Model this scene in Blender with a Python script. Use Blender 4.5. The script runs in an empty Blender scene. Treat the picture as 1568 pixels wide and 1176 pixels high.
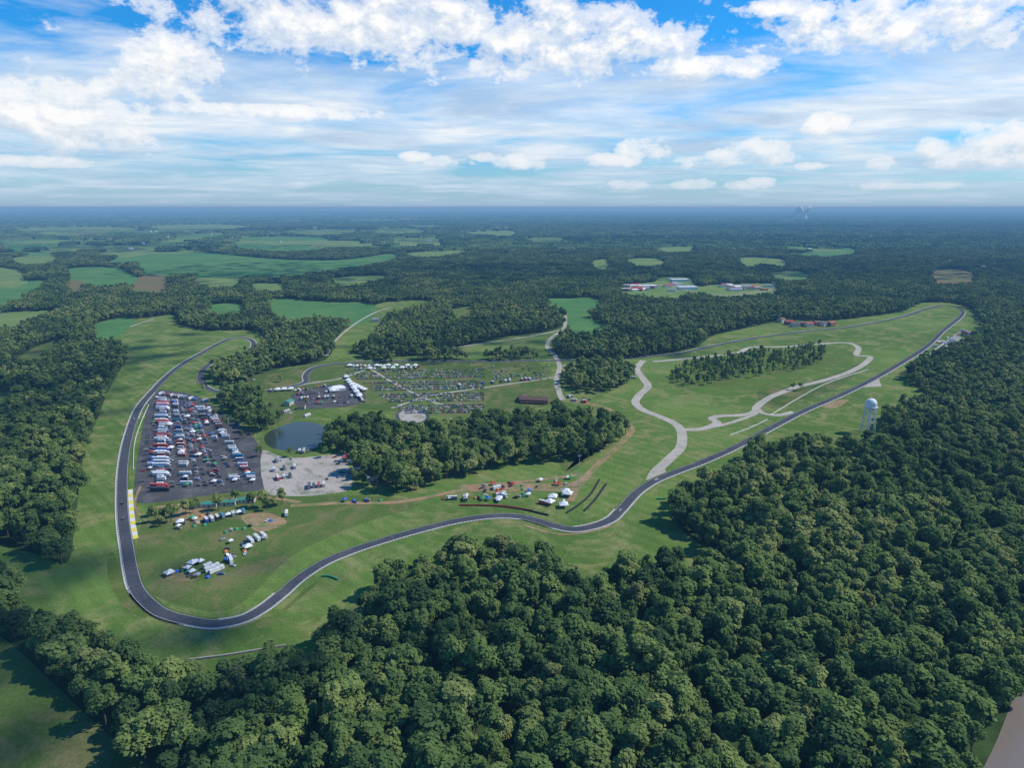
import bpy, math, random
import numpy as np
from mathutils import Vector
R=random.Random(7); rng=np.random.default_rng(11)
scene=bpy.context.scene
# ------------------------------------------------------------------ camera / survey
H=250.0; FPX=1045.0; PITCH=math.atan(269.6/FPX)
cp,sp=math.cos(PITCH),math.sin(PITCH)
def gp(x,y,z=0.0):
    a=x-784.0; b=588.0-y
    dy=FPX*cp+b*sp; dz=-FPX*sp+b*cp
    t=(H-z)/(-dz)
    return (a*t,dy*t)
def G(p): return gp(*p)
cam=bpy.data.cameras.new("camera"); co=bpy.data.objects.new("camera",cam); scene.collection.objects.link(co)
co.location=(0,0,H); co.rotation_euler=(math.pi/2-PITCH,0,0)
cam.sensor_width=36; cam.lens=36*FPX/1568; cam.clip_end=200000; cam.clip_start=1
scene.camera=co
scene.view_settings.view_transform='Standard'; scene.view_settings.look='None'; scene.view_settings.exposure=0
# ------------------------------------------------------------------ node helpers
def newmat(name):
    m=bpy.data.materials.new(name); m.use_nodes=True; m.node_tree.nodes.clear(); return m,m.node_tree
def N(nt,t,**k):
    n=nt.nodes.new(t)
    for a,b in k.items(): setattr(n,a,b)
    return n
def L(nt,a,b): nt.links.new(a,b)
def math_(nt,op,a,b=None,c=None,clamp=False):
    n=nt.nodes.new('ShaderNodeMath'); n.operation=op; n.use_clamp=clamp
    for i,v in enumerate((a,b,c)):
        if v is None: continue
        if isinstance(v,(int,float)): n.inputs[i].default_value=v
        else: nt.links.new(v,n.inputs[i])
    return n.outputs[0]
def vmath(nt,op,*ins):
    n=nt.nodes.new('ShaderNodeVectorMath'); n.operation=op
    for i,v in enumerate(ins):
        if isinstance(v,tuple): n.inputs[i].default_value=v
        else: nt.links.new(v,n.inputs[i])
    return n.outputs[1] if op in('LENGTH','DOT_PRODUCT') else n.outputs[0]
def ramp(nt,fac,stops,interp='LINEAR'):
    n=nt.nodes.new('ShaderNodeValToRGB'); cr=n.color_ramp; cr.interpolation=interp
    while len(cr.elements)<len(stops): cr.elements.new(0.5)
    for e,(p,c) in zip(cr.elements,stops):
        e.position=p; e.color=(c[0],c[1],c[2],1) if len(c)==3 else c
    nt.links.new(fac,n.inputs[0]); return n.outputs[0]
def noise(nt,vec,scale,detail=3,rough=.55,dist=0):
    n=nt.nodes.new('ShaderNodeTexNoise'); n.inputs['Scale'].default_value=scale; n.inputs['Detail'].default_value=detail
    n.inputs['Roughness'].default_value=rough; n.inputs['Distortion'].default_value=dist
    if vec is not None: nt.links.new(vec,n.inputs['Vector'])
    return n.outputs[0]
def mix(nt,f,a,b,mode='MIX'):
    n=nt.nodes.new('ShaderNodeMix'); n.data_type='RGBA'; n.blend_type=mode
    if isinstance(f,(int,float)): n.inputs[0].default_value=f
    else: nt.links.new(f,n.inputs[0])
    for i,v in ((6,a),(7,b)):
        if isinstance(v,tuple): n.inputs[i].default_value=(v[0],v[1],v[2],1)
        else: nt.links.new(v,n.inputs[i])
    return n.outputs[2]
def diffuse(nt,col,bump=None,bs=.3,bd=1.0):
    b=N(nt,'ShaderNodeBsdfDiffuse'); o=N(nt,'ShaderNodeOutputMaterial'); L(nt,col,b.inputs['Color'])
    if bump is not None:
        bn=N(nt,'ShaderNodeBump'); bn.inputs['Strength'].default_value=bs; bn.inputs['Distance'].default_value=bd
        L(nt,bump,bn.inputs['Height']); L(nt,bn.outputs[0],b.inputs['Normal'])
    L(nt,b.outputs[0],o.inputs[0])
def finish(nt,col,rough=.9,spec=.2,bump=None,bs=.3,bd=1.0):
    b=N(nt,'ShaderNodeBsdfPrincipled'); o=N(nt,'ShaderNodeOutputMaterial')
    if isinstance(col,tuple): b.inputs['Base Color'].default_value=(*col,1)
    else: L(nt,col,b.inputs['Base Color'])
    b.inputs['Roughness'].default_value=rough; b.inputs['Specular IOR Level'].default_value=spec
    if bump is not None:
        bn=N(nt,'ShaderNodeBump'); bn.inputs['Strength'].default_value=bs; bn.inputs['Distance'].default_value=bd
        L(nt,bump,bn.inputs['Height']); L(nt,bn.outputs[0],b.inputs['Normal'])
    L(nt,b.outputs[0],o.inputs[0])
def simple(name,col,rough=.7,spec=.3,var=.12,scale=2.0):
    m,nt=newmat(name); g=N(nt,'ShaderNodeNewGeometry')
    f=noise(nt,g.outputs['Position'],scale,1)
    c=ramp(nt,f,[(0.3,tuple(v*(1-var) for v in col)),(0.7,tuple(min(1,v*(1+var)) for v in col))])
    finish(nt,c,rough,spec); return m
def two(name,a,b,c,s1,s2,s3=.6,lo=.35,hi=.65,clo=.5,chi=.75):
    m,nt=newmat(name); g=N(nt,'ShaderNodeNewGeometry'); P=g.outputs['Position']
    n1=noise(nt,P,s1,4,.6); n2=noise(nt,P,s2,4,.65); n3=noise(nt,P,s3,2,.6)
    col=mix(nt,ramp(nt,n1,[(lo,(0,0,0)),(hi,(1,1,1))]),a,b)
    col=mix(nt,ramp(nt,n2,[(clo,(0,0,0)),(chi,(1,1,1))]),col,c)
    col=mix(nt,.5,col,ramp(nt,n3,[(.3,(.35,.35,.35)),(.7,(.8,.8,.8))]),'OVERLAY')
    diffuse(nt,col); return m
M={}
def grassmat(name,a,b,c,stripe):
    m,nt=newmat(name); g=N(nt,'ShaderNodeNewGeometry'); P=g.outputs['Position']
    n0=noise(nt,P,.0035,2,.5); n1=noise(nt,P,.015,5,.66,.5); n2=noise(nt,P,.03,5,.74,.8); n3=noise(nt,P,.5,2,.6)
    col=mix(nt,ramp(nt,n1,[(.34,(0,0,0)),(.64,(1,1,1))]),a,b)
    col=mix(nt,ramp(nt,n0,[(.4,(0,0,0)),(.6,(.9,.9,.9))]),col,(a[0]*.82,a[1]*.84,a[2]*.8))
    col=mix(nt,ramp(nt,n2,[(.47,(0,0,0)),(.63,(.95,.95,.95))]),col,c)
    col=mix(nt,.55,col,ramp(nt,n3,[(.3,(.36,.36,.36)),(.7,(.66,.66,.66))]),'OVERLAY')
    if stripe:
        w=N(nt,'ShaderNodeTexWave'); w.bands_direction='DIAGONAL'; w.inputs['Scale'].default_value=.035; w.inputs['Distortion'].default_value=5; w.inputs['Detail'].default_value=2; w.inputs['Detail Scale'].default_value=.15
        L(nt,P,w.inputs['Vector']); col=mix(nt,.2,col,ramp(nt,w.outputs[1],[(.35,(.36,.36,.36)),(.65,(.62,.62,.62))]),'OVERLAY')
    diffuse(nt,col,n3,.35,.6); return m
M['grass']=grassmat('grass_mown',(.098,.170,.036),(.145,.225,.050),(.22,.225,.085),True)
M['grass_dark']=grassmat('grass_rough',(.080,.132,.032),(.110,.165,.040),(.175,.165,.07),False)
M['grass_scrub']=two('scrub',(.095,.13,.03),(.085,.16,.03),(.20,.17,.07),.02,.05)
M['field_a']=two('field_green',(.06,.16,.05),(.09,.20,.06),(.14,.20,.07),.004,.012)
M['field_b']=two('field_pale',(.15,.22,.065),(.11,.19,.055),(.25,.24,.11),.004,.012)
M['field_c']=two('field_soil',(.20,.12,.07),(.12,.14,.05),(.10,.16,.05),.006,.015)
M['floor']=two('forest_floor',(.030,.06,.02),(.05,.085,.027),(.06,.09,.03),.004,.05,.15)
M['dirt']=two('red_dirt',(.30,.18,.10),(.34,.24,.14),(.16,.18,.07),.05,.09,.6,.35,.65,.45,.6)
M['gravel']=two('gravel',(.34,.31,.27),(.42,.38,.33),(.17,.19,.12),.05,.06,.6,.35,.65,.5,.66)
M['concrete']=two('pale_concrete',(.36,.33,.27),(.44,.40,.34),(.27,.25,.21),.03,.1)
M['asphalt']=two('asphalt',(.058,.063,.076),(.075,.08,.092),(.095,.095,.105),.03,.1)
M['lot']=two('paddock_asphalt',(.062,.062,.067),(.092,.091,.092),(.15,.14,.13),.03,.07)
M['line']=simple('white_paint',(.65,.65,.62)); M['yellow']=simple('yellow_paint',(.75,.6,.06)); M['redp']=simple('red_paint',(.5,.05,.04))
M['white']=simple('white_panel',(.74,.74,.73),.5); M['glass']=simple('dark_glass',(.03,.04,.05),.1,.6); M['tyre']=simple('rubber',(.03,.03,.03))
M['brown_roof']=simple('brown_shingle',(.13,.08,.06)); M['grey_roof']=simple('grey_roof',(.3,.31,.33)); M['green_roof']=simple('green_metal_roof',(.05,.25,.19))
M['cream']=simple('cream_wall',(.55,.5,.42)); M['brick']=simple('brick_wall',(.3,.13,.09)); M['steel']=simple('steel',(.45,.46,.47),.4,.5)
M['bark']=simple('bark',(.12,.09,.065),.9); M['blue']=simple('blue_fabric',(.05,.15,.5)); M['red_roof']=simple('red_roof',(.4,.07,.05))
M['orange']=simple('orange_fabric',(.6,.22,.04)); M['green']=simple('green_fabric',(.05,.3,.12))
M['steam']=simple('steam',(.92,.92,.92),1,0)
def paint(name,cols):
    m,nt=newmat(name); oi=N(nt,'ShaderNodeObjectInfo')
    st=[(i/len(cols),c) for i,c in enumerate(cols)]
    finish(nt,ramp(nt,oi.outputs['Random'],st,'CONSTANT'),.35,.4); return m
M['paint']=paint('car_paint',[(.65,.65,.65),(.3,.31,.32),(.16,.17,.18),(.03,.03,.035),(.5,.5,.5),(.42,.03,.03),(.04,.1,.38),(.02,.03,.05),(.2,.2,.2),(.1,.11,.13),(.16,.14,.1),(.35,.37,.4),(.6,.6,.6),(.05,.06,.08)])
M['paint2']=paint('trailer_paint',[(.78,.78,.77),(.6,.59,.56),(.78,.78,.78),(.05,.05,.06),(.74,.74,.74),(.5,.04,.03),(.78,.78,.78),(.25,.26,.28),(.05,.1,.38),(.7,.7,.7),(.45,.46,.48),(.55,.08,.05),(.72,.72,.7),(.1,.1,.11),(.05,.25,.4)])
def watermat(name,col,r):
    m,nt=newmat(name); g=N(nt,'ShaderNodeNewGeometry'); n=noise(nt,g.outputs['Position'],.6,3)
    finish(nt,col,r,.5,bump=n,bs=.08,bd=.3); return m
M['pond']=watermat('pond_water',(.04,.055,.04),.18); M['river']=watermat('river_water',(.19,.155,.125),.3)
def leafmat(name,stops,brown=True,transl=.2):
    m,nt=newmat(name); oi=N(nt,'ShaderNodeObjectInfo'); g=N(nt,'ShaderNodeNewGeometry')
    big=noise(nt,g.outputs['Position'],.006,2,.6)
    f=math_(nt,'ADD',math_(nt,'MULTIPLY',oi.outputs['Random'],.85),math_(nt,'MULTIPLY',math_(nt,'SUBTRACT',big,.42),1.5),clamp=True)
    c=ramp(nt,f,stops)
    if brown:
        r2=math_(nt,'FRACT',math_(nt,'MULTIPLY',oi.outputs['Random'],37.0))
        c=mix(nt,ramp(nt,r2,[(0,(0,0,0)),(.955,(.35,.35,.35)),(.972,(0,0,0)),(.9965,(.8,.8,.8))],'CONSTANT'),c,(.28,.22,.11))
    d=N(nt,'ShaderNodeBsdfDiffuse'); o=N(nt,'ShaderNodeOutputMaterial'); L(nt,c,d.inputs[0])
    if transl>0:
        t=N(nt,'ShaderNodeBsdfTranslucent'); mx=N(nt,'ShaderNodeMixShader'); mx.inputs[0].default_value=transl
        L(nt,c,t.inputs[0]); L(nt,d.outputs[0],mx.inputs[1]); L(nt,t.outputs[0],mx.inputs[2]); L(nt,mx.outputs[0],o.inputs[0])
    else: L(nt,d.outputs[0],o.inputs[0])
    return m
M['leaf']=leafmat('tree_foliage',[(0,(.055,.100,.040)),(.3,(.100,.165,.052)),(.6,(.150,.220,.062)),(.85,(.205,.265,.078)),(1,(.285,.32,.105))])
M['canopy']=leafmat('canopy_foliage',[(0,(.038,.078,.034)),(.5,(.068,.120,.044)),(1,(.125,.18,.06))],False,.0)
# ------------------------------------------------------------------ mesh builder
class MB:
    def __init__(s): s.v=[];s.f=[];s.m=[];s.ms=[]
    def mi(s,k):
        if k not in s.ms: s.ms.append(k)
        return s.ms.index(k)
    def add(s,vs,fs,k):
        o=len(s.v); s.v+=vs; i=s.mi(k)
        for f in fs: s.f.append(tuple(o+a for a in f)); s.m.append(i)
    def box(s,c,d,k,t=(1,1),off=(0,0)):
        x,y,z=c; a,b,h=d[0]/2,d[1]/2,d[2]/2
        vs=[(x+i*a,y+j*b,z-h) for i,j in ((-1,-1),(1,-1),(1,1),(-1,1))]+[(x+off[0]+i*a*t[0],y+off[1]+j*b*t[1],z+h) for i,j in ((-1,-1),(1,-1),(1,1),(-1,1))]
        s.add(vs,[(0,3,2,1),(4,5,6,7),(0,1,5,4),(1,2,6,5),(2,3,7,6),(3,0,4,7)],k)
    def cyl(s,p,q,r0,r1,n,k,caps=True):
        p=Vector(p);q=Vector(q);d=(q-p).normalized(); a=d.orthogonal().normalized(); b=d.cross(a)
        vs=[]
        for c,r in ((p,r0),(q,r1)):
            for i in range(n):
                t=2*math.pi*i/n; vs.append(tuple(c+a*math.cos(t)*r+b*math.sin(t)*r))
        fs=[(i,(i+1)%n,n+(i+1)%n,n+i) for i in range(n)]
        if caps: fs+=[tuple(range(n))[::-1],tuple(range(n,2*n))]
        s.add(vs,fs,k)
    def lathe(s,prof,n,k,cx=0,cy=0):
        vs=[]
        for r,z in prof:
            for i in range(n):
                t=2*math.pi*i/n; vs.append((cx+math.cos(t)*r,cy+math.sin(t)*r,z))
        fs=[(j*n+i,j*n+(i+1)%n,(j+1)*n+(i+1)%n,(j+1)*n+i) for j in range(len(prof)-1) for i in range(n)]
        s.add(vs,fs,k)
    def mesh(s,name):
        me=bpy.data.meshes.new(name); me.from_pydata(s.v,[],s.f)
        for k in s.ms: me.materials.append(M[k])
        me.polygons.foreach_set('material_index',s.m); me.update(); return me
def obj(name,me,x=0,y=0,z=0,r=0,s=1.0,link=True):
    o=bpy.data.objects.new(name,me); o.location=(x,y,z); o.rotation_euler=(0,0,r)
    o.scale=(s,s,s) if not isinstance(s,tuple) else s
    if link: scene.collection.objects.link(o)
    return o
# ------------------------------------------------------------------ curves / sheets
def cr(pts,closed=False,n=8):
    P=[np.array(p,float) for p in pts]; out=[]; m=len(P)
    rngi=range(m if closed else m-1)
    for i in rngi:
        if closed: a,b,c,d=P[(i-1)%m],P[i],P[(i+1)%m],P[(i+2)%m]
        else: a,b,c,d=P[max(i-1,0)],P[i],P[i+1],P[min(i+2,m-1)]
        for k in range(n):
            t=k/n
            out.append(.5*((2*b)+(-a+c)*t+(2*a-5*b+4*c-d)*t*t+(-a+3*b-3*c+d)*t**3))
    if not closed: out.append(P[-1])
    return np.array(out)
def inside(px,py,poly):
    r=np.zeros(px.shape,bool); x0,y0=poly.min(0); x1,y1=poly.max(0)
    idx=np.where((px>=x0)&(px<=x1)&(py>=y0)&(py<=y1))[0]
    if len(idx)==0: return r
    X=px[idx];Y=py[idx]; res=np.zeros(len(idx),bool); j=len(poly)-1
    for i in range(len(poly)):
        xi,yi=poly[i];xj,yj=poly[j]
        if yi!=yj:
            c=((yi>Y)!=(yj>Y))&(X<(xj-xi)*(Y-yi)/(yj-yi)+xi); res^=c
        j=i
    r[idx]=res; return r
ZC=[0.02]
def sheet(name,pts,mk,z=None,n=5,raw=False):
    w=np.array(pts,float) if raw else np.array([G(p) for p in pts])
    w=cr(w,True,n) if n>1 else w
    if z is None: ZC[0]+=.006; z=ZC[0]
    me=bpy.data.meshes.new(name); me.from_pydata([(a,b,z) for a,b in w],[],[tuple(range(len(w)))]); me.materials.append(M[mk])
    if me.polygons[0].normal.z<0: me.flip_normals()
    obj(name,me); return w
def offs(c,o):
    t=np.gradient(c,axis=0); t/=np.linalg.norm(t,axis=1)[:,None]+1e-9
    return c+np.stack([-t[:,1],t[:,0]],1)*(o if np.isscalar(o) else np.array(o)[:,None])
def ribbon(name,c,a,b,z,mk,h=0,every=None):
    A=offs(c,a);B=offs(c,b); n=len(c); v=[(x,y,z) for x,y in A]+[(x,y,z) for x,y in B]
    f=[(i,i+1,n+i+1,n+i) for i in range(n-1) if every is None or (i//every)%2==0]
    if h:
        v+=[(x,y,z+h) for x,y in A]+[(x,y,z+h) for x,y in B]
        f=[(2*n+i,2*n+i+1,3*n+i+1,3*n+i) for i in range(n-1)]+[(i,i+1,2*n+i+1,2*n+i) for i in range(n-1)]+[(n+i,n+i+1,3*n+i+1,3*n+i) for i in range(n-1)]
        f+=[(0,n,3*n,2*n),(n-1,2*n-1,4*n-1,3*n-1)]
    me=bpy.data.meshes.new(name); me.from_pydata(v,[],f); me.materials.append(M[mk]); me.update()
    obj(name,me)
def path(pts,n=8): return cr([G(p) for p in pts],False,n)
# ------------------------------------------------------------------ ground
GR=70000
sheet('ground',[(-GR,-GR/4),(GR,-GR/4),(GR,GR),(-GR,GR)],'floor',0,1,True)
Z=15
OPEN=[(180,494),(240,485),(270,482),(274,497),(320,506),(385,506),(402,516),(405,528),(395,545),(372,556),(400,572),(440,562),(500,550),(520,512),(548,490),(580,465),(640,460),(662,462),(650,475),(600,487),(582,510),(565,532),(600,543),(640,545),(700,534),(780,516),(840,508),(868,500),(905,507),(872,513),(852,528),(862,548),(960,549),(1060,534),(1090,515),(1150,501),(1200,491),(1270,491),(1320,486),(1380,477),(1410,464),(1450,463),(1488,474),(1503,508),(1475,530),(1430,548),(1395,565),(1385,580),(1400,592),(1415,607),(1385,618,Z),(1354,624,Z),(1352,645,Z),(1349,664,Z),(1325,669,Z),(1300,674,Z),(1280,676,Z),(1240,670,Z),(1190,676,Z),(1150,688,Z),(1125,706,Z),(1090,722,Z),(1062,735,Z),(1045,760,5),(1035,800),(1070,832),(1100,862),(1065,855,Z),(1045,850,Z),(985,865,Z),(930,880,Z),(890,880,Z),(850,835,Z),(800,826,Z),(740,825,Z),(665,845,Z),(600,865,Z),(545,915,Z),(520,945,Z),(480,985,Z),(420,998,Z),(360,1012,Z),(290,1018,Z),(240,1010,Z),(180,985,Z),(130,945,Z),(80,938,Z),(40,925,Z),(0,880,Z),(-80,850,Z),(-80,815),(0,835),(60,850),(103,862),(115,800),(122,740),(132,680),(150,640),(165,600),(182,570),(195,543),(165,532),(140,530)]
open_w=sheet('grass',OPEN,'grass',.01,4)
CLEAR=[open_w]
FIELDS=[('field_a',[(410,460),(440,458),(500,462),(570,465),(565,478),(540,488),(480,485),(450,490),(415,478)]),
('field_a',[(215,392),(270,385),(330,388),(420,396),(520,398),(600,388),(604,402),(520,412),(440,422),(400,424),(340,418),(250,420),(215,412)]),
('field_a',[(350,376),(380,363),(490,363),(520,375),(440,384)]),('field_a',[(100,412),(180,410),(215,427),(160,437),(120,430)]),
('field_c',[(215,423),(255,423),(255,442),(225,448),(200,442)]),('field_a',[(0,438),(50,430),(80,433),(20,462),(-20,467)]),
('field_b',[(-10,411),(30,413),(40,427),(-10,432)]),('field_a',[(160,398),(210,388),(240,390),(200,402)]),('field_b',[(300,426),(370,426),(360,437),(310,437)]),
('field_b',[(150,384),(250,368),(285,372),(200,389)]),
('field_a',[(828,459),(870,457),(916,457),(918,472),(880,474),(850,471)]),('field_a',[(864,486),(900,485),(934,498),(905,507),(870,505)]),
('field_b',[(948,437),(1000,432),(1010,425),(1060,425),(1068,437),(1100,436),(1180,434),(1188,447),(1110,453),(1060,448),(1040,457),(1010,455),(960,450)]),
('field_b',[(905,401),(930,397),(935,408),(915,412)]),('field_b',[(960,397),(1010,396),(1015,405),(975,406)]),('field_b',[(1130,396),(1160,394),(1200,398),(1205,407),(1170,404),(1140,408)]),
('field_a',[(1200,387),(1245,386),(1305,379),(1308,388),(1260,392)]),('field_c',[(1425,415),(1480,413),(1495,427),(1445,436),(1430,430)]),('field_b',[(600,366),(670,365),(680,377),(650,372),(620,377)]),
('field_b',[(700,357),(740,354),(790,353),(792,361),(750,360)]),('field_c',[(100,431),(125,430),(128,442),(104,443)]),
('field_b',[(20,395),(80,390),(85,400),(30,404)]),('field_a',[(0,372),(60,366),(110,368),(90,374),(20,382)]),
('field_b',[(20,352),(60,349),(150,347),(220,350),(180,355),(80,361)]),('field_b',[(230,346),(330,343),(390,347),(350,351),(250,352)]),('field_b',[(560,352),(640,350),(650,356),(580,357)]),
('field_b',[(60,380),(120,374),(150,377),(100,386)]),('field_b',[(260,362),(330,356),(350,360),(290,368)]),('field_b',[(430,353),(520,350),(550,355),(470,359)]),
('field_b',[(620,388),(700,383),(720,388),(650,394)]),('field_b',[(800,366),(860,363),(870,368),(820,372)]),('field_b',[(1000,380),(1060,377),(1070,382),(1020,386)]),
('grass_dark',[(-60,600),(18,603),(14,622),(0,650),(-80,690)]),('grass_dark',[(10,550),(50,534),(98,522),(92,538),(50,554)]),
('field_a',[(145,497),(190,487),(205,492),(180,505),(150,512)]),('grass_dark',[(690,476),(720,470),(725,478),(700,485)]),
('field_b',[(-20,484),(60,476),(90,480),(30,497),(-20,505)]),('field_a',[(325,466),(375,468),(360,480),(318,476)]),
('field_b',[(500,428),(560,422),(600,426),(540,437)]),('field_b',[(1180,418),(1230,416),(1240,425),(1190,429)]),('field_b',[(380,436),(430,434),(440,442),(400,445)])]
for k,p in FIELDS:
    ym=sum(q[1] for q in p)/len(p)
    CLEAR.append(sheet('grass_field',[(q[0],q[1],15 if q[1]>ym else 0) for q in p],k,None,4))
FG=[(-60,940),(0,975),(40,1008),(95,1060),(160,1122),(235,1185),(260,1300),(-500,1300),(-500,940)]
CLEAR.append(sheet('grass_field',FG,'grass_dark',None,4))
river=sheet('river',[(1582,995,8),(1556,1050,8),(1530,1115,8),(1500,1180,8),(1475,1290,5),(1480,1500),(2300,1500),(1900,980),(1660,900)],'river',.3,4); CLEAR.append(river)
far=[]
for i in range(560):
    d=R.uniform(3800,7500) if i<150 else R.uniform(6500,28000)
    a=R.uniform(-.82,.82)
    if R.random()<(a+.5)*.62: continue
    x=d*a;y=d; s=R.choice([.4,.6,.9,1.6])*R.uniform(50,120)*(d/4500)**.8*(1.25 if a<-.1 else .8); r=R.uniform(-.6,.6); e=R.uniform(.8,2.8)
    q=[]; nk=R.choice([6,8,9])
    for k in range(nk):
        t=k*2*math.pi/nk+R.uniform(-.25,.25); rr=R.uniform(.4,1.2); ax=math.cos(t)*s*e*rr; ay=math.sin(t)*s*rr*(1.2+d/9000)
        q.append((x+ax*math.cos(r)-ay*math.sin(r)*.5,y+ax*math.sin(r)*.5+ay*math.cos(r)))
    CLEAR.append(sheet('grass_field',q,R.choice(['field_a','field_b','field_b','field_a','field_c' if R.random()<.2 else 'field_b']),.35+i*.004,1,True)); far.append((x,y,d))
# ------------------------------------------------------------------ inner sheets
def S(name,k,pts,z,n=5): return sheet(name,pts,k,z,n)
S('scrub_meadow','grass_scrub',[(1025,572),(1050,558),(1110,545),(1200,535),(1262,528),(1305,540),(1300,556),(1250,572),(1200,590),(1130,606),(1070,602),(1030,588)],.05)
S('rough_grass','grass_dark',[(240,770),(330,758),(430,757),(600,762),(640,775),(560,800),(450,850),(360,930),(270,925),(215,890),(212,820)],.05)
S('rough_grass','grass_dark',[(360,575),(420,568),(500,556),(620,552),(820,556),(845,585),(860,612),(740,640),(600,630),(500,625),(420,650),(380,600)],.06)
S('pond','pond',[(405,668),(425,655),(455,646),(487,649),(500,660),(497,676),(475,688),(440,690),(412,684)],.12)
S('pond_bank','grass_scrub',[(398,668),(420,652),(455,643),(490,646),(506,660),(503,679),(478,693),(440,695),(406,688)],.09)
S('paddock_lot','lot',[(233,600),(262,599),(300,606),(345,635),(378,660),(402,690),(412,722),(412,748),(330,757),(225,771),(206,757),(211,700),(222,640)],.12,3)
S('gravel_lot','gravel',[(402,690),(440,702),(515,696),(528,700),(540,745),(500,757),(440,760),(405,750)],.14,3)
S('gravel_lot','lot',[(445,606),(475,596),(530,588),(560,605),(545,620),(480,626),(455,622)],.14,3)
S('dirt_patch','dirt',[(255,780),(300,775),(330,790),(300,800),(262,796)],.13,4)
S('dirt_patch','dirt',[(250,880),(275,875),(300,882),(295,890),(262,890)],.13,4)
S('dirt_patch','dirt',[(370,790),(410,786),(440,800),(400,815),(380,805)],.13,4)
S('dirt_patch','dirt',[(1255,622),(1275,615),(1300,612),(1280,625)],.13,4)
S('dirt_patch','dirt',[(700,745),(760,740),(870,740),(890,725),(880,750),(800,752),(740,755)],.13,4)
S('concrete_apron','concrete',[(1308,594),(1345,578),(1350,592)],.14,1)
S('concrete_apron','concrete',[(1000,738),(1008,716),(1016,716),(1025,730)],.14,1)
S('gravel_lot','gravel',[(608,632),(625,626),(648,633),(652,643),(630,648),(612,642)],.14)
S('rough_grass','grass_dark',[(1160,600),(1210,592),(1280,572),(1325,553),(1290,590),(1230,612),(1180,625)],.055)
S('rough_grass','grass_dark',[(880,640),(930,645),(940,665),(900,705),(870,725),(860,700),(930,680)],.055)
S('dry_grass','grass_scrub',[(170,845),(185,870),(198,910),(225,945),(190,930),(165,880)],.055)
S('dry_grass','grass_scrub',[(390,958),(430,935),(470,900),(490,890),(450,925),(410,960)],.055)
# ------------------------------------------------------------------ roads
track=path([(1475,477),(1470,486),(1445,506),(1420,530),(1385,553),(1340,579),(1290,604),(1230,630),(1180,656),(1130,683),(1080,706),(1030,725),(1000,738),(975,755),(950,782),(935,796),(910,806),(880,811),(850,806),(820,797),(790,791),(750,791),(700,798),(650,810),(600,824),(550,840),(500,860),(460,885),(430,911),(400,934),(370,949),(330,956),(290,951),(250,940),(225,922),(208,900),(200,870),(195,840),(189,800),(187,760),(188,720),(194,680),(205,642),(216,620),(235,598),(255,577),(280,557),(310,540),(335,526),(352,519),(372,517),(387,523),(385,534),(362,543),(335,551),(315,562),(306,577),(314,592),(335,600),(370,601),(410,598),(445,592),(468,585),(468,575),(480,564),(515,557),(600,553),(700,554),(800,553),(850,552),(920,551),(975,548),(1040,541),(1100,528),(1160,517),(1230,508),(1290,502),(1340,494),(1385,484),(1415,474),(1440,468),(1462,469),(1475,477)],10)
TW=4.5
ribbon('verge',track,-TW-1.5,TW+1.5,.17,'grass_scrub')
ribbon('race_track',track,-TW,TW,.24,'asphalt')
ribbon('track_edge_line',track,-TW+.3,-TW+.5,.27,'line'); ribbon('track_edge_line',track,TW-.5,TW-.3,.27,'line')
def near_idx(p):
    w=np.array(G(p)); return int(np.argmin(((track-w)**2).sum(1)))
def kerb(p,q,side):
    i,j=sorted((near_idx(p),near_idx(q))); c=cr(track[i:j+1:3],False,12)
    o=(TW+.1,TW+1.2) if side>0 else (-TW-1.2,-TW-.1)
    ribbon('kerb',c,o[0],o[1],.2,'concrete',.12)
    ribbon('kerb_marking',c,o[0]+.1,o[1]-.1,.335,'line',0,2)
for a,b,s in [((430,911),(330,956),-1),((290,951),(208,900),1),((950,782),(880,811),-1),((850,806),(790,791),1),((205,642),(235,598),-1),((352,519),(385,534),-1),((315,562),(314,592),1),((1440,468),(1475,477),1)]: kerb(a,b,s)
i,j=sorted((near_idx((189,750)),near_idx((196,828))))
c=cr(track[i:j+1],False,6)
ribbon('painted_runoff',c,-TW-4,-TW-.2,.2,'line'); ribbon('painted_runoff_stripe',c,-TW-3.8,-TW-.4,.225,'yellow',0,8)
ribbon('dirt_verge',path([(213,915),(245,944),(290,958),(330,964),(372,958),(400,945)],8),-1.5,1.8,.18,'dirt')
ribbon('dirt_verge',path([(770,800),(800,804),(850,818),(900,816),(935,806)],8),-1.2,1.5,.18,'dirt')
LR=[([(985,552),(975,565),(985,580),(992,592),(980,604),(973,616),(985,628),(1010,638),(1035,650),(1044,664),(1042,685),(1025,703),(1005,722),(998,736)],5.5),
([(1044,658),(1075,657),(1098,648),(1090,641),(1105,637),(1135,636),(1155,631),(1160,622),(1178,609),(1200,600),(1222,592),(1260,583),(1300,570),(1325,556),(1332,546),(1312,544),(1314,532),(1295,525),(1250,527),(1200,531),(1150,532),(1130,540),(1085,546),(1000,554)],5),
([(1157,624),(1166,632),(1190,636),(1215,631)],4.5),([(1075,657),(1110,650),(1150,637),(1165,628)],3),
([(864,474),(866,490),(862,505),(845,516),(838,530),(850,545),(857,562),(852,580),(856,600),(862,613)],4),
([(862,505),(800,517),(740,526),(690,533),(640,540)],3),([(500,545),(515,520),(545,495),(575,478),(600,470)],2.5),
([(600,625),(660,606),(740,594),(850,578)],2.5),([(560,560),(600,585),(650,610),(690,625)],2),([(412,600),(470,588),(520,580),(560,566)],2.5),
([(120,530),(200,500),(236,488)],2),([(857,560),(960,556)],3.5)]
for k,(p,w) in enumerate(LR): ribbon('access_road',path(p,8),-w,w,.15+.003*k,'concrete' if k!=4 else 'gravel')
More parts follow.
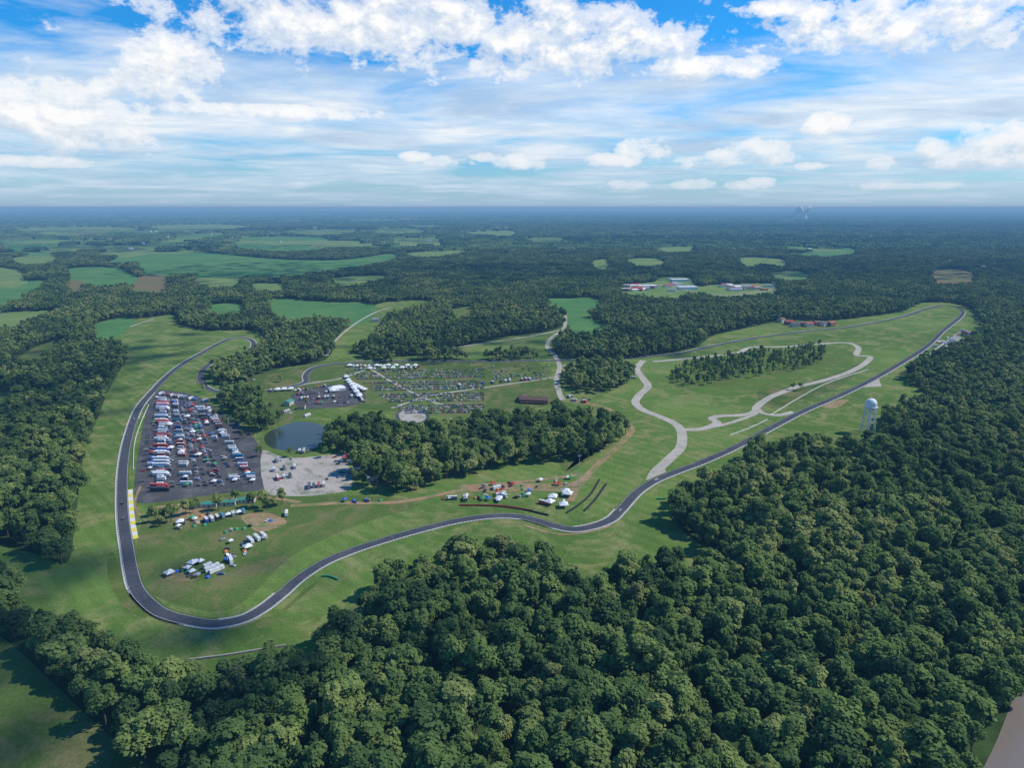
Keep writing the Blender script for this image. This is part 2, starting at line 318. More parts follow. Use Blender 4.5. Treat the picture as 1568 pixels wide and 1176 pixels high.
DR=[([(862,613),(900,618),(935,628),(960,648),(967,660),(945,685),(915,712),(890,740),(872,768)],3.5),([(445,775),(520,771),(600,770),(650,763),(700,752),(760,742),(830,735),(885,728)],3),
([(233,778),(330,768),(400,762),(460,770)],2.5),([(215,745),(206,775),(225,800)],1.2)]
for k,(p,w) in enumerate(DR): ribbon('dirt_road',path(p,8),-w,w,.19+.003*k,'dirt')
ribbon('ring_road',cr([G(p) for p in [(608,634),(618,627),(640,628),(655,636),(648,646),(625,649),(611,643),(608,634)]],False,8),-2,2,.2,'lot')
ribbon('country_road',path([(330,372),(370,360),(350,368),(300,376),(200,386)],6),-5,5,.9,'concrete')
ribbon('country_road',path([(950,443),(1010,436),(1060,446),(1120,452),(1200,440)],6),-4,4,.3,'gravel')
# ------------------------------------------------------------------ trees
def leaves(cs,rs,n,size,seed,up=.5):
    g=np.random.default_rng(seed); V=[];
    for c,r in zip(cs,rs):
        d=g.normal(size=(n,3)); d/=np.linalg.norm(d,axis=1)[:,None]; d[:,2]=np.where(d[:,2]<-.3,-d[:,2],d[:,2])
        p=c+d*r*g.uniform(.72,1.08,(n,1))
        nn=d+g.normal(size=(n,3))*.38+[0,0,up]; nn/=np.linalg.norm(nn,axis=1)[:,None]
        a=np.cross(nn,g.normal(size=(n,3))); a/=np.linalg.norm(a,axis=1)[:,None]; b=np.cross(nn,a)
        s=size*g.uniform(.55,1.2,(n,1))
        V.append(np.stack([p-a*s-b*s*.5,p+a*s*.3-b*s*.75,p+a*s+b*s*.4,p-a*s*.3+b*s*.8],1).reshape(-1,3))
    return np.concatenate(V)
def tree_mesh(name,seed,h,r,nl,n,size,trunk=True,base=(0,0),mb=None):
    g=np.random.default_rng(seed); own=mb is None
    if own: mb=MB()
    cs=[];rs=[]
    lean=g.normal(size=2)*.04*h
    for i in range(nl):
        t=g.uniform(0,2*math.pi); q=math.sqrt(g.uniform(0,1)); zz=g.uniform(0,1)
        prof=math.sin(min(1,.28+zz*.72)*math.pi*.90)**.6
        rr=r*.70*q*prof
        cs.append(np.array([base[0]+lean[0]+math.cos(t)*rr,base[1]+lean[1]+math.sin(t)*rr,h*(.42+.46*zz)])); rs.append(r*g.uniform(.26,.46))
    V=leaves(cs,rs,n,size,seed+1); m=len(V)//4
    mb.add([tuple(v) for v in V.tolist()],[(4*i,4*i+1,4*i+2,4*i+3) for i in range(m)],'leaf')
    if trunk:
        top=(base[0]+lean[0],base[1]+lean[1],h*.72)
        mb.cyl((base[0],base[1],-.3),top,h*.022,h*.007,5,'bark',False)
        for c in cs[:4]:
            s=.3+.35*R.random(); mb.cyl((base[0]+lean[0]*s,base[1]+lean[1]*s,h*.72*s),tuple(c),h*.009,h*.003,3,'bark',False)
    if own: return mb.mesh(name)
def coll(name,meshes):
    c=bpy.data.collections.new(name)
    for i,m in enumerate(meshes):
        o=bpy.data.objects.new("%s_%02d"%(name,i),m); c.objects.link(o)
    return c
nearT=[tree_mesh('deciduous_tree',100+i,[17,20,16,21,18,23,15,19,20][i],[6.6,5.6,6.9,6.2,5.0,4.6,6.4,7.2,5.8][i],[20,24,17,22,15,20,19,25,21][i],62,.70) for i in range(9)]
midT=[tree_mesh('deciduous_tree_mid',200+i,R.uniform(16,20),R.uniform(5.2,6.6),12,28,1.25) for i in range(5)]
clus=[]
for i in range(5):
    mb=MB()
    for a in range(3):
        for b in range(3):
            tree_mesh('',300+i*9+a*3+b,R.uniform(14,20),R.uniform(4.6,5.8),7,10,2.1,False,((a-1)*8.5+R.uniform(-2,2),(b-1)*8.5+R.uniform(-2,2)),mb)
    clus.append(mb.mesh('tree_cluster'))
def patch(name,seed,size,n,h0,h1):
    g=np.random.default_rng(seed); mb=MB(); s=size/n; v=[];f=[]
    for i in range(n+1):
        for j in range(n+1):
            e=i in(0,n) or j in(0,n)
            v.append(((i-n/2)*s+g.uniform(-.35,.35)*s,(j-n/2)*s+g.uniform(-.35,.35)*s,-1 if e else g.uniform(h0,h1)))
    f=[(i*(n+1)+j,(i+1)*(n+1)+j,(i+1)*(n+1)+j+1,i*(n+1)+j+1) for i in range(n) for j in range(n)]
    mb.add(v,f,'canopy'); return mb.mesh(name)
pat=[patch('canopy_patch',400+i,100,13,9,22) for i in range(4)]
pat2=[patch('canopy_patch_wide',500+i,310,12,8,30) for i in range(3)]
def gn(name,pts,scl,rot,idx,col):
    me=bpy.data.meshes.new(name); me.from_pydata([tuple(p) for p in pts],[],[])
    a=me.attributes.new('scl','FLOAT_VECTOR','POINT'); a.data.foreach_set('vector',np.ascontiguousarray(scl,dtype=np.float32).ravel())
    a=me.attributes.new('rot','FLOAT_VECTOR','POINT'); a.data.foreach_set('vector',np.ascontiguousarray(rot,dtype=np.float32).ravel())
    a=me.attributes.new('idx','INT','POINT'); a.data.foreach_set('value',np.ascontiguousarray(idx,dtype=np.int32))
    o=obj(name,me); ng=bpy.data.node_groups.new(name,'GeometryNodeTree')
    ng.interface.new_socket('Geometry',in_out='INPUT',socket_type='NodeSocketGeometry'); ng.interface.new_socket('Geometry',in_out='OUTPUT',socket_type='NodeSocketGeometry')
    gi=ng.nodes.new('NodeGroupInput'); go=ng.nodes.new('NodeGroupOutput'); iop=ng.nodes.new('GeometryNodeInstanceOnPoints'); ci=ng.nodes.new('GeometryNodeCollectionInfo')
    ci.inputs['Collection'].default_value=col; ci.inputs['Separate Children'].default_value=True; ci.inputs['Reset Children'].default_value=True
    iop.inputs['Pick Instance'].default_value=True
    def att(nm,t):
        n=ng.nodes.new('GeometryNodeInputNamedAttribute'); n.data_type=t; n.inputs['Name'].default_value=nm; return n.outputs['Attribute']
    K=ng.links.new; K(gi.outputs[0],iop.inputs['Points']); K(ci.outputs[0],iop.inputs['Instance']); K(att('idx','INT'),iop.inputs['Instance Index'])
    K(att('rot','FLOAT_VECTOR'),iop.inputs['Rotation']); K(att('scl','FLOAT_VECTOR'),iop.inputs['Scale']); K(iop.outputs[0],go.inputs[0])
    md=o.modifiers.new('scatter','NODES'); md.node_group=ng; return o
def grid(y0,y1,s,jit,wid=.80,extra=90):
    xs=[];ys=[];y=y0
    while y<y1:
        w=wid*y+extra; x=np.arange(-w,w,s); xs.append(x+rng.uniform(-jit,jit,len(x))*s); ys.append(np.full(len(x),y)+rng.uniform(-jit,jit,len(x))*s); y+=s
    return np.concatenate(xs),np.concatenate(ys)
INNER=[[(503,664),(500,690),(540,702),(560,735),(585,752),(630,754),(690,735),(780,716),(860,706),(905,702),(935,690),(962,665),(950,650,6),(900,637,10),(850,628,10),(800,634,10),(740,640,10),(680,650,12),(620,655,12),(560,640,12),(520,645,12)],
[(868,570),(900,562),(960,566),(962,586),(930,601),(890,602),(868,592)],
[(335,612),(370,600),(400,610),(405,635),(432,648),(405,662),(385,660),(350,635)],
[(322,572),(340,560),(392,562),(398,578),(380,586),(335,590)],
[(560,535),(590,545),(600,556),(575,552),(540,540)],[(640,548),(700,547),(720,551),(640,553)],[(740,548),(800,546),(830,550),(760,553)]]
INw=[cr([G(p) for p in q],True,3) for q in INNER]
def mask(x,y,near=True):
    k=np.ones(len(x),bool)
    for c in CLEAR: k&=~inside(x,y,c)
    if near:
        for c in INw: k|=inside(x,y,c)
    return k
def place(name,x,y,smin,smax,nm,col,z=0,wide=1.0):
    n=len(x); s=smin+(smax-smin)*rng.uniform(0,1,n)**1.5
    scl=np.stack([s*wide*rng.uniform(.85,1.18,n),s*wide*rng.uniform(.85,1.18,n),(.45+.55*s)*rng.uniform(.78,1.18,n)],1)
    rot=np.zeros((n,3)); rot[:,2]=rng.uniform(0,6.283,n)
    gn(name,np.stack([x,y,np.full(n,z)],1),scl,rot,rng.integers(0,nm,n),col); print(name,n)
cN=coll('deciduous_tree_kind',nearT); cM=coll('mid_tree_kind',midT); cC=coll('cluster_kind',clus); cP=coll('patch_kind',pat); cQ=coll('wide_patch_kind',pat2)
x,y=grid(185,760,9.1,.5,.80,70); k=mask(x,y); place('forest',x[k],y[k],.68,1.75,9,cN)
x,y=grid(760,1700,9.4,.5); k=mask(x,y); place('forest',x[k],y[k],.68,1.5,5,cM)
x,y=grid(1700,4200,22,.25); k=mask(x,y,False); place('distant_forest',x[k],y[k],.9,1.15,5,cC)
x,y=grid(4200,13000,84,.2); k=mask(x,y,False); place('distant_forest',x[k],y[k],.9,1.15,4,cP)
x,y=grid(13000,45000,270,.2); k=mask(x,y,False); place('distant_forest',x[k],y[k],.9,1.2,3,cQ)
q=cr([G(p) for p in [(1028,580),(1045,562),(1100,549),(1150,544),(1210,538),(1255,530),(1262,550),(1240,563),(1200,572),(1130,582),(1060,592)]],True,3)
x=rng.uniform(q[:,0].min(),q[:,0].max(),2600); y=rng.uniform(q[:,1].min(),q[:,1].max(),2600); k=inside(x,y,q); place('scrub_trees',x[k][:380],y[k][:380],.22,.75,5,cM)
for p in [(240,800),(252,798),(272,792),(296,786),(402,778),(418,776),(432,772),(546,745),(540,735),(556,740),(1214,597),(1226,598),(1140,548),(330,640),(345,650),(650,552),(715,551),(310,600),(395,665),(412,640),(415,628),(468,620),(600,560),(430,585),(1220,545),(1165,540),(1240,540),(885,705),(900,706),(500,700),(492,690),(560,650),(455,560),(375,540),(235,790),(445,700),(398,700),(350,655),(372,672),(360,770),(303,778),(285,788),(262,800),(246,806),(410,782),(388,776),(335,782)]:
    X,Y=G(p); obj('deciduous_tree',R.choice(nearT),X,Y,0,R.uniform(0,6),R.uniform(.5,.85))
# ------------------------------------------------------------------ vehicles
def car_mesh(name,kind):
    mb=MB(); Lh,W=(4.5,1.82)
    if kind=='suv': Lh,W=4.8,1.95
    if kind=='pickup': Lh,W=5.6,2.0
    prof={'car':[(-.5,.35),(-.5,.8),(-.42,.95),(.12,1.0),(.2,.93),(.46,.78),(.5,.62),(.5,.32)],
          'suv':[(-.5,.4),(-.5,1.1),(.2,1.12),(.46,.98),(.5,.75),(.5,.38)],
          'pickup':[(-.5,.5),(-.5,1.1),(.22,1.14),(.46,1.02),(.5,.8),(.5,.45)],
          'race':[(-.5,.2),(-.52,.75),(-.3,.85),(.1,.75),(.4,.55),(.52,.25)]}[kind]
    n=len(prof); v=[(a*Lh,-W/2,z) for a,z in prof]+[(a*Lh,W/2,z) for a,z in prof]
    mb.add(v,[tuple(range(n)),tuple(range(n,2*n))[::-1]]+[(i,i+n,(i+1)%n+n,(i+1)%n) for i in range(n)],'paint')
    c0,c1,h={'car':(-.40,.22,1.42),'suv':(-.48,.24,1.78),'pickup':(-.08,.25,1.78),'race':(-.3,.15,1.15)}[kind]
    zb=prof[2][1]-.02 if kind!='race' else .78
    m=(c0+c1)/2*Lh; l=(c1-c0)*Lh
    mb.box((m,0,(zb+h)/2),(l,W*.9,h-zb),'glass',(.66 if kind!='suv' else .84,.82))
    mb.box((m,0,h+.02),(l*(.68 if kind!='suv' else .86),W*.76,.06),'paint')
    if kind=='pickup': mb.box((-.3*Lh,0,1.13),(Lh*.36,W*.78,.04),'tyre')
    if kind=='race': mb.box((-.5*Lh,0,1.15),(.35,W*.95,.05),'tyre')
    for a in(-.31,.31):
        for b in(-1,1): mb.cyl((a*Lh,b*(W/2-.2),.34),(a*Lh,b*(W/2+.02),.34),.34,.34,10,'tyre')
    mb.box((.49*Lh,0,.66),(.1,W*.8,.14),'white'); mb.box((-.495*Lh,0,.8),(.06,W*.85,.12),'redp')
    return mb.mesh(name)
def rv_mesh(name,L_,kind):
    mb=MB(); W=2.5
    mb.box((0,0,.55+1.4),(L_,W,2.8),'paint2',(.985,.95)); mb.box((0,0,3.4),(L_*.9,W*.8,.12),'paint2' if kind!='rv' else 'white')
    mb.box((-L_*.1,0,3.55),(.9,.8,.25),'grey_roof'); mb.box((L_*.25,0,3.55),(.7,.7,.22),'grey_roof')
    if kind=='rv':
        mb.box((L_*.497,0,2.2),(.1,W*.88,1.1),'glass')
        for s in(-1,1):
            for a in(-.3,-.1,.12,.3): mb.box((a*L_,s*W*.492,2.3),(.9,.06,.6),'glass')
            mb.box((0,s*W*.497,1.2),(L_*.9,.05,.25),'brown_roof')
    else:
        mb.box((L_*.5+.7,0,.6),(1.4,.3,.15),'steel'); 
        for s in(-1,1): mb.box((L_*.3,s*W*.492,1.9),(.9,.06,1.7),'grey_roof')
        mb.box((-L_*.5-.02,0,1.9),(.06,W*.85,2.2),'grey_roof')
    ax=(-.3,.33) if kind=='rv' else (-.2,-.1)
    for a in ax:
        for b in(-1,1): mb.cyl((a*L_,b*(W/2-.3),.45),(a*L_,b*(W/2+.03),.45),.45,.45,10,'tyre')
    return mb.mesh(name)
def semi_mesh():
    mb=MB(); mb.box((-1.5,0,2.45),(14,2.6,2.9),'paint2'); mb.box((7,0,1.9),(3,2.4,2.4),'paint2',(.7,.95),(-.3,0)); mb.box((8.2,0,2.3),(.5,2.1,.9),'glass',(.6,1)); mb.box((1,0,.9),(15,1.2,.25),'tyre')
    mb.box((6,0,3.4),(1.6,2.3,.6),'paint2',(.7,.9))
    for a in(-7,-5.8,4.6,5.6,8):
        for b in(-1,1): mb.cyl((a,b*.9,.5),(a,b*1.25,.5),.5,.5,10,'tyre')
    return mb.mesh('transporter_truck')
def tent_mesh(k,s=3.0,nm='canopy_tent'):
    mb=MB()
    for i in(-1,1):
        for j in(-1,1): mb.cyl((i*s*.48,j*s*.48,0),(i*s*.48,j*s*.48,2.2),.05,.05,5,'steel')
    mb.box((0,0,2.3),(s,s,.3),k); e=s/2+.05
    mb.add([(-e,-e,2.45),(e,-e,2.45),(e,e,2.45),(-e,e,2.45),(0,0,2.45+s*.33)],[(0,1,4),(1,2,4),(2,3,4),(3,0,4)],k); return mb.mesh(nm)
def dome_mesh(k):
    mb=MB(); pr=[(1.6,0),(1.5,.5),(1.15,1.0),(.6,1.3),(.02,1.4)]; mb.lathe(pr,6,k); mb.box((1.45,0,.4),(.25,.7,.8),'tyre',(.5,.6)); return mb.mesh('dome_tent')
CM=[car_mesh('parked_car','car'),car_mesh('parked_suv','suv'),car_mesh('pickup_truck','pickup')]
RV=[rv_mesh('motorhome',9.5,'rv'),rv_mesh('motorhome',8,'rv')]; TR=[rv_mesh('box_trailer',8,'t'),rv_mesh('box_trailer',11,'t'),rv_mesh('box_trailer',6,'t')]; SEMI=semi_mesh(); RC=car_mesh('race_car','race')
TN=[tent_mesh('white',4.5),tent_mesh('white',6),tent_mesh('blue',4),tent_mesh('redp',4),tent_mesh('white',3.5),tent_mesh('green',4),tent_mesh('grey_roof',4)]; DM=[dome_mesh('blue'),dome_mesh('orange'),dome_mesh('green')]
def put(t,x,y,r):
    if t=='car': i=R.choices([0,1,2],[5,3,1])[0]; obj(['parked_car','parked_suv','pickup_truck'][i],CM[i],x,y,.2,r+R.choice([0,math.pi]))
    elif t=='rv': obj('motorhome',R.choice(RV),x,y,.2,r)
    elif t=='trailer': obj('box_trailer',R.choice(TR),x,y,.2,r)
    elif t=='semi': obj('transporter_truck',SEMI,x,y,.2,r)
    elif t=='tent': obj('canopy_tent',R.choice(TN),x,y,.2,r)
    elif t=='bigtent': obj('canopy_tent',TN[1],x,y,.2,r,1.3)
    elif t=='dome': obj('dome_tent',R.choice(DM),x,y,.1,r,1.2)
    elif t=='race': obj('race_car',RC,x,y,.3,r)
def bil(q,u,v):
    a,b,c,d=[np.array(G(p)) for p in q]; return (a*(1-u)+b*u)*(1-v)+(d*(1-u)+c*u)*v
def line_items(a,b,t,step,prob,ang,jit,aj):
    d=b-a; Ln=np.linalg.norm(d); n=max(1,int(Ln/step)); on=True
    for i in range(n):
        if R.random()<.15: on=R.random()<prob+.1
        if not on and R.random()<.7: continue
        if R.random()>prob+.05: continue
        w=a+d*(i+.5)/n; put(R.choice(t) if isinstance(t,list) else t,w[0]+R.uniform(-jit,jit),w[1]+R.uniform(-jit,jit),ang+R.uniform(-aj,aj))
def row(p,q,t,step,prob,ang=None,jit=.3,aj=.05):
    a=np.array(G(p));b=np.array(G(q)); d=b-a; th=math.atan2(d[1],d[0])
    line_items(a,b,t,step,prob,(th+math.pi/2 if ang is None else th+ang),jit,aj)
PQ=[(236,606),(318,618),(406,744),(214,764)]
def col(u0,u1,t,step,prob,ang,v0=.03,v1=.97): line_items(bil(PQ,u0,v0),bil(PQ,u1,v1),t,step,prob,ang,.7,.07)
col(.05,.06,['car','car','trailer','tent'],5.5,.45,0); col(.17,.16,['trailer','semi','trailer','rv','semi'],4.8,.85,0); col(.26,.25,['tent','car','car'],6,.5,0)
col(.39,.37,['trailer','rv','trailer','tent','car'],5.2,.72,math.pi)
for u in(.49,.55,.62,.68): col(u,u-.02,['car']*9+['tent'],3.8,.62,.0)
col(.79,.78,['rv','trailer','tent','car','car'],5.5,.6,.15,.1); col(.93,.92,['rv','trailer','rv','tent'],5.4,.85,.1,.1)
row((228,660),(216,745),'car',4.2,.4,math.pi/2)
row((245,604),(320,616),['trailer','rv','tent'],5,.6)
for p,q in(((420,708),(450,703)),((415,722),(455,716)),((420,735),(450,730))): row(p,q,['rv','trailer','trailer','car'],4.6,.75)
row((462,748),(500,744),['trailer','rv'],4,.8); row((455,740),(520,732),'car',3.2,.35); row((430,695),(475,692),['car','trailer'],4,.5); row((512,700),(528,735),'car',4,.5,math.pi/2)
for i in range(19):
    v=i/18; x0=532+ v*88; x1=742; yy=569+v*63
    if i in(4,9,14): continue
    row((x0,yy+1),(x1,yy-3+2*v),'car',2.9,.85 if i>2 else .75,None,.5,.12)
for i in range(6):
    v=i/5; row((748+8*v,563+v*18),(842-12*v,560+v*18),'car',3.2,.4,None,.8,.3)
row((532,562),(645,562),['rv','tent','trailer','bigtent'],6,.95); row((535,567),(640,565),['tent','bigtent','rv'],7,.7); row((765,585),(845,580),['rv','trailer','tent'],6,.85); row((700,592),(765,586),['rv','trailer','car'],7,.5)
row((526,574),(556,616),['tent','rv','bigtent'],7,.8,0); row((450,600),(500,592),['rv','trailer','tent','car'],5,.85); row((455,605),(520,600),['trailer','car','tent'],5,.8); row((460,612),(545,608),['car','rv'],3.8,.7); row((470,619),(560,616),['car','tent'],4,.6); row((540,590),(560,600),['bigtent'],9,.9)
row((380,580),(430,600),['car','tent'],8,.4); row((410,600),(450,598),['rv','bigtent'],8,.8); row((430,630),(480,640),['car','rv'],7,.5)
def scat(poly,n,t,z=0):
    w=np.array([G(p) for p in poly]); k=0
    while k<n:
        x=R.uniform(w[:,0].min(),w[:,0].max()); y=R.uniform(w[:,1].min(),w[:,1].max())
        if inside(np.array([x]),np.array([y]),w)[0]: put(R.choice(t),x,y,R.uniform(0,6.28)); k+=1
row((312,800),(345,792),['rv','rv','trailer'],4,.9); row((345,792),(378,785),['rv','trailer','tent'],4,.9); row((300,795),(330,785),['car','rv'],4,.6)
row((378,832),(408,822),['rv','trailer'],4,.9); row((415,812),(432,806),['tent','rv'],5,.8); row((430,790),(448,788),['rv'],5,.8)
scat([(340,815),(420,795),(410,830),(360,870),(340,860)],26,['car','car','tent','car','dome']); scat([(255,880),(300,860),(330,870),(350,880),(290,890)],18,['tent','car','dome','car']); scat([(260,800),(310,790),(320,805),(270,812)],14,['car','dome','tent'])
row((315,868),(335,878),['trailer','rv'],4,.9); row((345,862),(362,858),['rv'],5,.9)
scat([(675,765),(740,748),(810,740),(815,765),(780,772),(720,770)],36,['tent','car','car','rv','dome','car']); scat([(820,768),(870,752),(872,775),(850,782)],8,['tent','rv','bigtent']); scat([(820,735),(880,730),(880,745),(820,750)],8,['car','tent'])
row((690,762),(800,755),['rv','tent','car'],9,.5); row((735,745),(800,738),['car','tent'],7,.4)
scat([(1425,530),(1475,505),(1490,512),(1440,540)],40,['rv','trailer','tent','car']); row((1418,548),(1470,510),['rv','trailer'],7,.8,0)
scat([(1110,540),(1160,536),(1160,541),(1110,546)],6,['car']); scat([(870,608),(905,612),(900,618),(875,616)],8,['car','rv']); scat([(505,768),(560,764),(600,768),(560,772)],8,['car','dome','tent'])
scat([(940,556),(970,560),(972,580),(964,580)],10,['rv','car','tent']); scat([(520,700),(560,715),(555,735),(535,730)],8,['car','trailer','tent'])
for p in [(950,783),(186,797),(206,641),(1180,656),(205,652),(1005,736),(189,770),(310,541),(1290,604)]:
    i=near_idx(p); t=track[i+1]-track[i-1]; put('race',track[i][0],track[i][1],math.atan2(t[1],t[0]))
# ------------------------------------------------------------------ buildings
def house(name,p,l,w,h,r,wall,roof,storeys=1,gable=True,win=True,porch=False):
    mb=MB(); mb.box((0,0,h/2),(l,w,h),wall); rh=w*.22 if gable else .4
    if gable:
        a,b=l/2+.5,w/2+.5; v=[(-a,-b,h+.02),(a,-b,h+.02),(a,b,h+.02),(-a,b,h+.02),(-a,0,h+rh),(a,0,h+rh)]
        mb.add(v,[(0,1,5,4),(2,3,4,5),(0,3,2,1)],roof); mb.add([(v[0]),v[3],v[4],v[1],v[2],v[5]],[(0,2,1),(3,4,5)],wall)
        mb.box((l*.25,0,h+rh*.9),(1,1,1.8),'brick')
    else:
        mb.box((0,0,h+.22),(l+.6,w+.6,.4),roof); mb.box((l*.2,0,h+.9),(2.4,2,1),'steel'); mb.box((-l*.2,w*.1,h+.8),(1.8,1.8,.8),'steel')
    if win:
        for s in range(storeys):
            z=h/storeys*(s+.55); n=max(2,int(l/3.5))
            for i in range(n):
                xx=(-.5+(i+.5)/n)*l
                for sd in(-1,1):
                    if s==0 and i==n//2: mb.box((xx,sd*w/2,1.1),(1.3,.1,2.2),'brown_roof')
                    else: mb.box((xx,sd*w/2,z),(1.3,.1,1.2),'glass')
    if porch: mb.box((0,-w/2-1.6,2.6),(l*.9,3.1,.2),roof); [mb.cyl((t*l,-w/2-2.9,0),(t*l,-w/2-2.9,2.5),.12,.12,6,'white') for t in(-.4,-.2,0,.2,.4)]
    X,Y=G(p); return obj(name,mb.mesh(name),X,Y,.05,r)
house('clubhouse',(818,616),38,14,5,-.15,'brick','brown_roof',1,True,True,True); house('clubhouse_wing',(800,612),16,10,4.5,1.3,'brick','brown_roof')
house('spectator_pavilion',(608,538),36,16,12,-.1,'white','grey_roof',3,False,True); house('track_house',(534,706),9,9,5,0,'brick','red_roof',1); house('track_house',(550,718),11,7,4,.3,'brick','red_roof',1); house('barn',(570,735),10,7,4,.2,'cream','grey_roof',1)
for p,l in(((318,776),16),((345,773),18),((378,769),14)): house('paddock_garage',p,l,5.5,3.5,.12,'cream','green_roof')
house('garage_building',(442,620),12,9,5,1.4,'cream','green_roof'); house('shed',(462,626),9,7,4,.1,'cream','brown_roof'); house('farm_house',(575,492),14,9,6,.2,'white','grey_roof'); house('farm_house',(590,489),12,9,6,.2,'cream','grey_roof')
for i,(x,y) in enumerate([(1208,497),(1217,500),(1228,499),(1238,500),(1250,498),(1262,499),(1272,499),(1196,493)]): house('lodge',(x,y),17,12,7.5,.1*i,'cream' if i%2 else 'brick','brown_roof' if i%3 else 'red_roof',2)
house('pit_building',(1462,522),40,9,6,.75,'white','grey_roof',2,False); house('pit_building',(1480,513),25,12,6,.75,'brick','brown_roof',2)
for rx,ry,nn in(((952,1005),(437,446),15),((1018,1058),(427,446),6),((1108,1180),(438,448),16)):
  for i in range(nn):
    house('village_building',(R.uniform(*rx),R.uniform(*ry)),R.uniform(14,42),R.uniform(12,20),R.uniform(4,8),R.uniform(-.4,.4),R.choice(['white','cream','brick']),R.choice(['grey_roof','white','white','brown_roof','grey_roof','red_roof']),1,R.random()<.6)
for x,y in [(1040,431),(990,441),(1052,443)]: house('warehouse',(x,y),60,30,9,.1,'white','white',1,False)
for i in range(80):
    if R.random()<.8:
        fx,fy,fd=R.choice(far)
        if fd>14000: continue
        X,Y=fx+R.uniform(-100,100),fy-R.uniform(-60,60)
    else: X,Y=G((R.uniform(0,1568),R.uniform(352,420)))
    o=house('farm_building',(784,600),R.uniform(12,34),R.uniform(9,15),R.uniform(6,11),R.uniform(-.5,.5),'white',R.choice(['white','grey_roof','grey_roof']),1); o.location=(X,Y,7)
mb=MB(); mb.box((0,0,1.5),(22,14,3),'white'); a,b=11.5,7.5; mb.add([(-a,-b,3.02),(a,-b,3.02),(a,b,3.02),(-a,b,3.02),(-5,0,6.5),(5,0,6.5)],[(0,1,5,4),(1,2,5),(2,3,4,5),(3,0,4)],'white'); mb.box((0,-7,1.2),(3,.1,2.4),'glass')
X,Y=G((516,597)); obj('event_marquee',mb.mesh('event_marquee'),X,Y,.15,.5)
mb=MB()
mb.lathe([(.05,38.6),(2,38.3),(4.2,37.0),(5.6,35),(6,33),(6,29.5),(5.6,27.8),(4.4,26.2),(2.4,25),(1,24.4),(1,23.5)],24,'white')
mb.lathe([(6.1,29.2),(6.8,29.2),(6.8,29.4),(6.1,29.4)],24,'white'); mb.cyl((0,0,0),(0,0,24.5),.7,.7,12,'white')
for i in range(6):
    t=i*math.pi/3; c,s=math.cos(t),math.sin(t); c2,s2=math.cos(t+math.pi/3),math.sin(t+math.pi/3)
    mb.cyl((7.8*c,7.8*s,0),(5.8*c,5.8*s,29),.48,.42,8,'white')
    for z0,z1 in((1,13),(13,24)):
        r0=7.8-2*z0/29;r1=7.8-2*z1/29
        mb.cyl((r0*c,r0*s,z0),(r1*c2,r1*s2,z1),.06,.06,4,'steel'); mb.cyl((r0*c2,r0*s2,z0),(r1*c,r1*s,z1),.06,.06,4,'steel'); mb.cyl((r1*c,r1*s,z1),(r1*c2,r1*s2,z1),.12,.12,4,'white')
mb.cyl((0,0,38),(0,0,40),.15,.1,5,'steel'); X,Y=G((1328,662)); wt=mb.mesh('water_tower'); obj('water_tower',wt,X,Y,0,.2,1.05)
mb=MB(); mb.cyl((0,0,0),(0,0,30),.35,.15,6,'steel'); mb.box((0,0,30),(3,.3,1.2),'steel'); mb.cyl((0,0,0),(0,0,1),.8,.8,8,'gravel'); X,Y=G((886,745)); obj('light_mast',mb.mesh('light_mast'),X,Y)
for nm,mk,w,h,pts in [('tyre_barrier','tyre',1.2,1.3,[(868,786),(885,775),(905,757),(918,735)]),('tyre_barrier','tyre',1.5,1.3,[(895,783),(912,765),(928,742)]),('tyre_barrier','tyre',1,1.3,[(730,775),(780,777),(840,790)]),('banner_fence','redp',.4,1.5,[(703,775),(760,776),(815,783)]),
 ('concrete_barrier','concrete',.8,1.2,[(290,1012),(340,1006),(390,998),(438,990)]),('tyre_barrier','tyre',1.5,1.3,[(862,865),(884,872)]),('concrete_barrier','line',.5,1,[(1118,667),(1150,655),(1175,643)]),
 ('concrete_barrier','line',.5,1,[(204,720),(206,680),(215,650),(228,620)]),('tyre_barrier','green',1,1.4,[(492,884),(505,884),(518,889)]),('tyre_barrier','green',1,1.4,[(1005,765),(1020,765)]),('concrete_barrier','line',.5,1,[(1180,636),(1260,590),(1330,566)])]:
    ribbon(nm,path(pts,5),-w/2,w/2,.05,mk,h)
mb=MB()
for x in(-110,60): mb.lathe([(60,0),(48,60),(40,110),(44,150)],20,'white',x,0)
mb.box((210,0,30),(160,80,60),'steel')
for i in range(46):
    u=R.random(); x,z,r=(-110 if i%2 else 60)+u*90+R.uniform(-25,25),160+u*95+R.uniform(-15,20),R.uniform(26,50); mb.lathe([(r*math.sin(t*math.pi/6)+.1,z-r*math.cos(t*math.pi/6)) for t in range(7)],10,'steam',x,R.uniform(-30,30))
X,Y=G((1228,327)); X,Y=X*16000/Y,16000; obj('power_station',mb.mesh('power_station'),X,Y,0,0,1.0)
